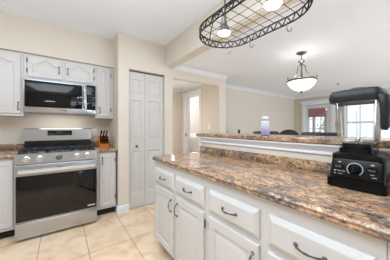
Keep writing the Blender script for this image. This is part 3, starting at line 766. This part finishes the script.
sp = thing('sprinkler_head', (5.24, 1.62, LZ), 'small white sprinkler head on the ceiling past the pendant', 'sprinkler')
build('escutcheon', MB().lathe([(.045, LZ - .0005), (.04, LZ - .008), (.02, LZ - .012)], (5.24, 1.62, 0), 16), 'switch', sp)
build('deflector', MB().lathe([(.012, LZ - .012), (.01, LZ - .03), (.025, LZ - .034), (.025, LZ - .038), (.001, LZ - .038)], (5.24, 1.62, 0), 14), 'lamp_pewter', sp)

# ------------------------------------------------------------------ seating seen over the bar
def stool(label, loc, rz):
    t = thing('bar_stool', (0, 0, 0), label, 'bar stool', 'dark bar stools behind the bar')
    build('seat', MB().loft([rr(-.19, .19, -.20, .20, .66, .05), rr(-.20, .20, -.21, .21, .69, .05), rr(-.19, .19, -.20, .20, .72, .05)]), 'dark_leather', t, local=True)
    L = []
    for z, th, w in ((.80, .012, .15), (.86, .016, .175), (1.0, .018, .185), (1.11, .018, .185), (1.145, .016, .172), (1.155, .006, .15)):
        l = []
        for k in range(9):
            y = w * (1 - k / 4); l.append((.20 + (z - .8) * .16 - .05 * (y / .18) ** 2 + th, y, z))
        for k in range(9):
            y = -w * (1 - k / 4); l.append((.20 + (z - .8) * .16 - .05 * (y / .18) ** 2 - th, y, z))
        L.append(l)
    build('backrest', MB().loft(L), 'dark_leather', t, local=True)
    for sy in (-1, 1):
        build('back_post', MB().tube([(.175, sy * .12, .68), (.195, sy * .12, .84)], .011, 8), 'stool_metal', t, local=True)
        for sx in (-1, 1):
            build('leg', MB().tube([(sx * .16, sy * .17, .68), (sx * .20, sy * .21, 0)], [.014, .011], 8), 'stool_metal', t, local=True)
    build('footrest', MB().tube([(sx * .183, sy * .193, .28) for sx, sy in ((-1, -1), (1, -1), (1, 1), (-1, 1))], .008, 8, True), 'stool_metal', t, local=True)
    t.location = loc; t.rotation_euler = (0, 0, rz); return t
st = stool('dark leather bar stool behind the ledge, closest to the blender', (1.82 + .14, .83, 0), 0)
dup(st, (2.18, 1.36, 0), 1.0, 'dark leather bar stool turned sideways, behind the ledge beside the bottle')
def chair(label, loc, rz):
    t = thing('dining_chair', (0, 0, 0), label, 'chair', 'dark arched dining chairs')
    build('seat', MB().loft([rr(-.22, .22, -.23, .23, .42, .04), rr(-.23, .23, -.24, .24, .45, .04), rr(-.21, .21, -.22, .22, .49, .05)]), 'dark_leather', t, local=True)
    L = []
    for th in (-.022, .022):
        l = [(.23 + th, -.21, .55), (.23 + th, .21, .55)]
        for k in range(13):
            a = PI * k / 12; l.append((.31 + th, .22 * math.cos(a), 1.0 + .165 * math.sin(a)))
        L.append(l)
    build('backrest', MB().loft(L), 'dark_leather', t, local=True)
    for sy in (-1, 1):
        build('back_post', MB().tube([(.20, sy * .19, .44), (.235, sy * .19, .62)], .014, 8), 'stool_metal', t, local=True)
        for sx in (-1, 1): build('leg', MB().tube([(sx * .19, sy * .2, .44), (sx * .215, sy * .215, 0)], [.02, .014], 8), 'stool_metal', t, local=True)
    t.location = loc; t.rotation_euler = (0, 0, rz); return t
ch = chair('dark dining chair with a rounded back, seen over the ledge just past the bottle', (3.95, 2.16, 0), .3)
dup(ch, (3.42, 2.60, 0), 2.3, 'dark dining chair near the cream wall, seen between hall and bottle')

# ------------------------------------------------------------------ far-room fittings
ys0, ys1 = unproj(325.5, X=fx + .02), unproj(308.6, X=fx + .02)
t = thing('roman_shade', (fx + .02, (ys0 + ys1) / 2, 1.56), 'folded red fabric shade hanging on the glass door across the room', 'window shade')
L = []
for k in range(9):
    z = 1.79 - .245 * k / 8; o_ = .012 if k % 2 else .03
    L.append([(fx + .029, ys0, z), (fx + .029, ys1, z), (fx + .02 - o_, ys1, z), (fx + .02 - o_, ys0, z)])
build('fabric', MB().loft(L), 'shade_red', t, smooth=60)
build('head_rail', MB().bbox(fx - .012, fx + .0295, ys0, ys1, 1.788, 1.815, .003), 'shade_red', t)
for y0, y1, lb in ((DY0 + .14, DY0 + .22, 'pale sheer curtain on the latch side of the glass door with the red shade'), (DY1 - .26, DY1 - .19, 'pale sheer curtain on the hinge side of the glass door with the red shade')):
    L = [[(fx + .09 + .012 * math.sin(k * 1.9) + s_, y0 + (y1 - y0) * k / 10, z) for s_, z in ((0, .2), (0, 1.75), (.004, 1.75), (.004, .2))] for k in range(11)]
    props(build('sheer_curtain', MB().loft(L), 'curtain', None, (fx + .09, y0, .2), smooth=60), lb, 'curtain', 'sheer curtains in the glass door')
plate('light_switch', (2.59, unproj(209.3, X=2.59), 1.23), 'I', 'white light switch on the hall wall beside the bright doorway', 'light switch', kind='switch')
py0, py1 = unproj(337.2, X=fx), unproj(332.8, X=fx)
t = thing('picture_frame', (fx, (py0 + py1) / 2, 1.2), 'small tan framed picture on the wall between glass door and window', 'picture')
m = MB(); z0, z1 = 1.22, 1.37; py0, py1 = 1.967, 2.067
for a in ((py0, py1, z0, z0 + .022), (py0, py1, z1 - .022, z1), (py0, py0 + .022, z0 + .022, z1 - .022), (py1 - .022, py1, z0 + .022, z1 - .022)): m.bbox(fx - .02, fx - .0005, a[0], a[1], a[2], a[3], .003)
build('frame', m, 'gold_frame', t)
build('print', MB().box(fx - .008, fx - .0005, py0 + .02, py1 - .02, z0 + .02, z1 - .02), 'curtain', t)

t = thing('shrub', (7.6, 2.75, -.1), 'grey green shrub outdoors behind the glass door', 'shrub')
lv = MB(); rnd = random.Random(3)
for i in range(420):
    a, b = rnd.uniform(0, 2 * PI), rnd.uniform(-1, 1); rad = .32 * rnd.uniform(.5, 1)
    c = Vector((7.6 + rad * math.cos(a) * math.sqrt(1 - b * b), 2.75 + rad * .8 * math.sin(a) * math.sqrt(1 - b * b), .95 + .55 * b * rnd.uniform(.6, 1)))
    d = Vector((rnd.uniform(-1, 1), rnd.uniform(-1, 1), rnd.uniform(-.4, 1))).normalized(); s_ = d.cross(Vector((0, 0, 1))).normalized() * .022
    lv.add([c, c + d * .05 + s_, c + d * .11, c + d * .05 - s_], [(0, 1, 2, 3)])
build('foliage', lv, 'leaf', t, smooth=0)
build('stem', MB().tube([(7.6, 2.75, -.1), (7.59, 2.75, .5), (7.62, 2.76, 1.1)], [.03, .022, .01], 8), 'gold_frame', t)
struct('ground', MB().box(6.62, 10, -2.6, 5.4, -.2, -.1), 'wall')

# bathroom / laundry glimpse
t = thing('washing_machine', (3.42, 4.72, 0), 'white top-loading washer glimpsed in the bright room off the hall', 'washing machine')
build('cabinet', MB().bbox(3.1, 3.75, 4.4, 5.05, .02, .92, .012), 'appliance', t)
build('lid', MB().bbox(3.14, 3.71, 4.43, 4.9, .92, .94, .006), 'appliance', t)
build('control_console', MB().loft([[(x, 4.92, .915), (x, 5.05, .915), (x, 5.05, 1.04), (x, 4.99, 1.04)] for x in (3.1, 3.75)]), 'appliance', t)
for x in (3.16, 3.69):
    for y in (4.46, 4.99): build('foot', MB().lathe([(.02, 0), (.02, .021)], (x, y, 0), 10), 'black_plastic', t)
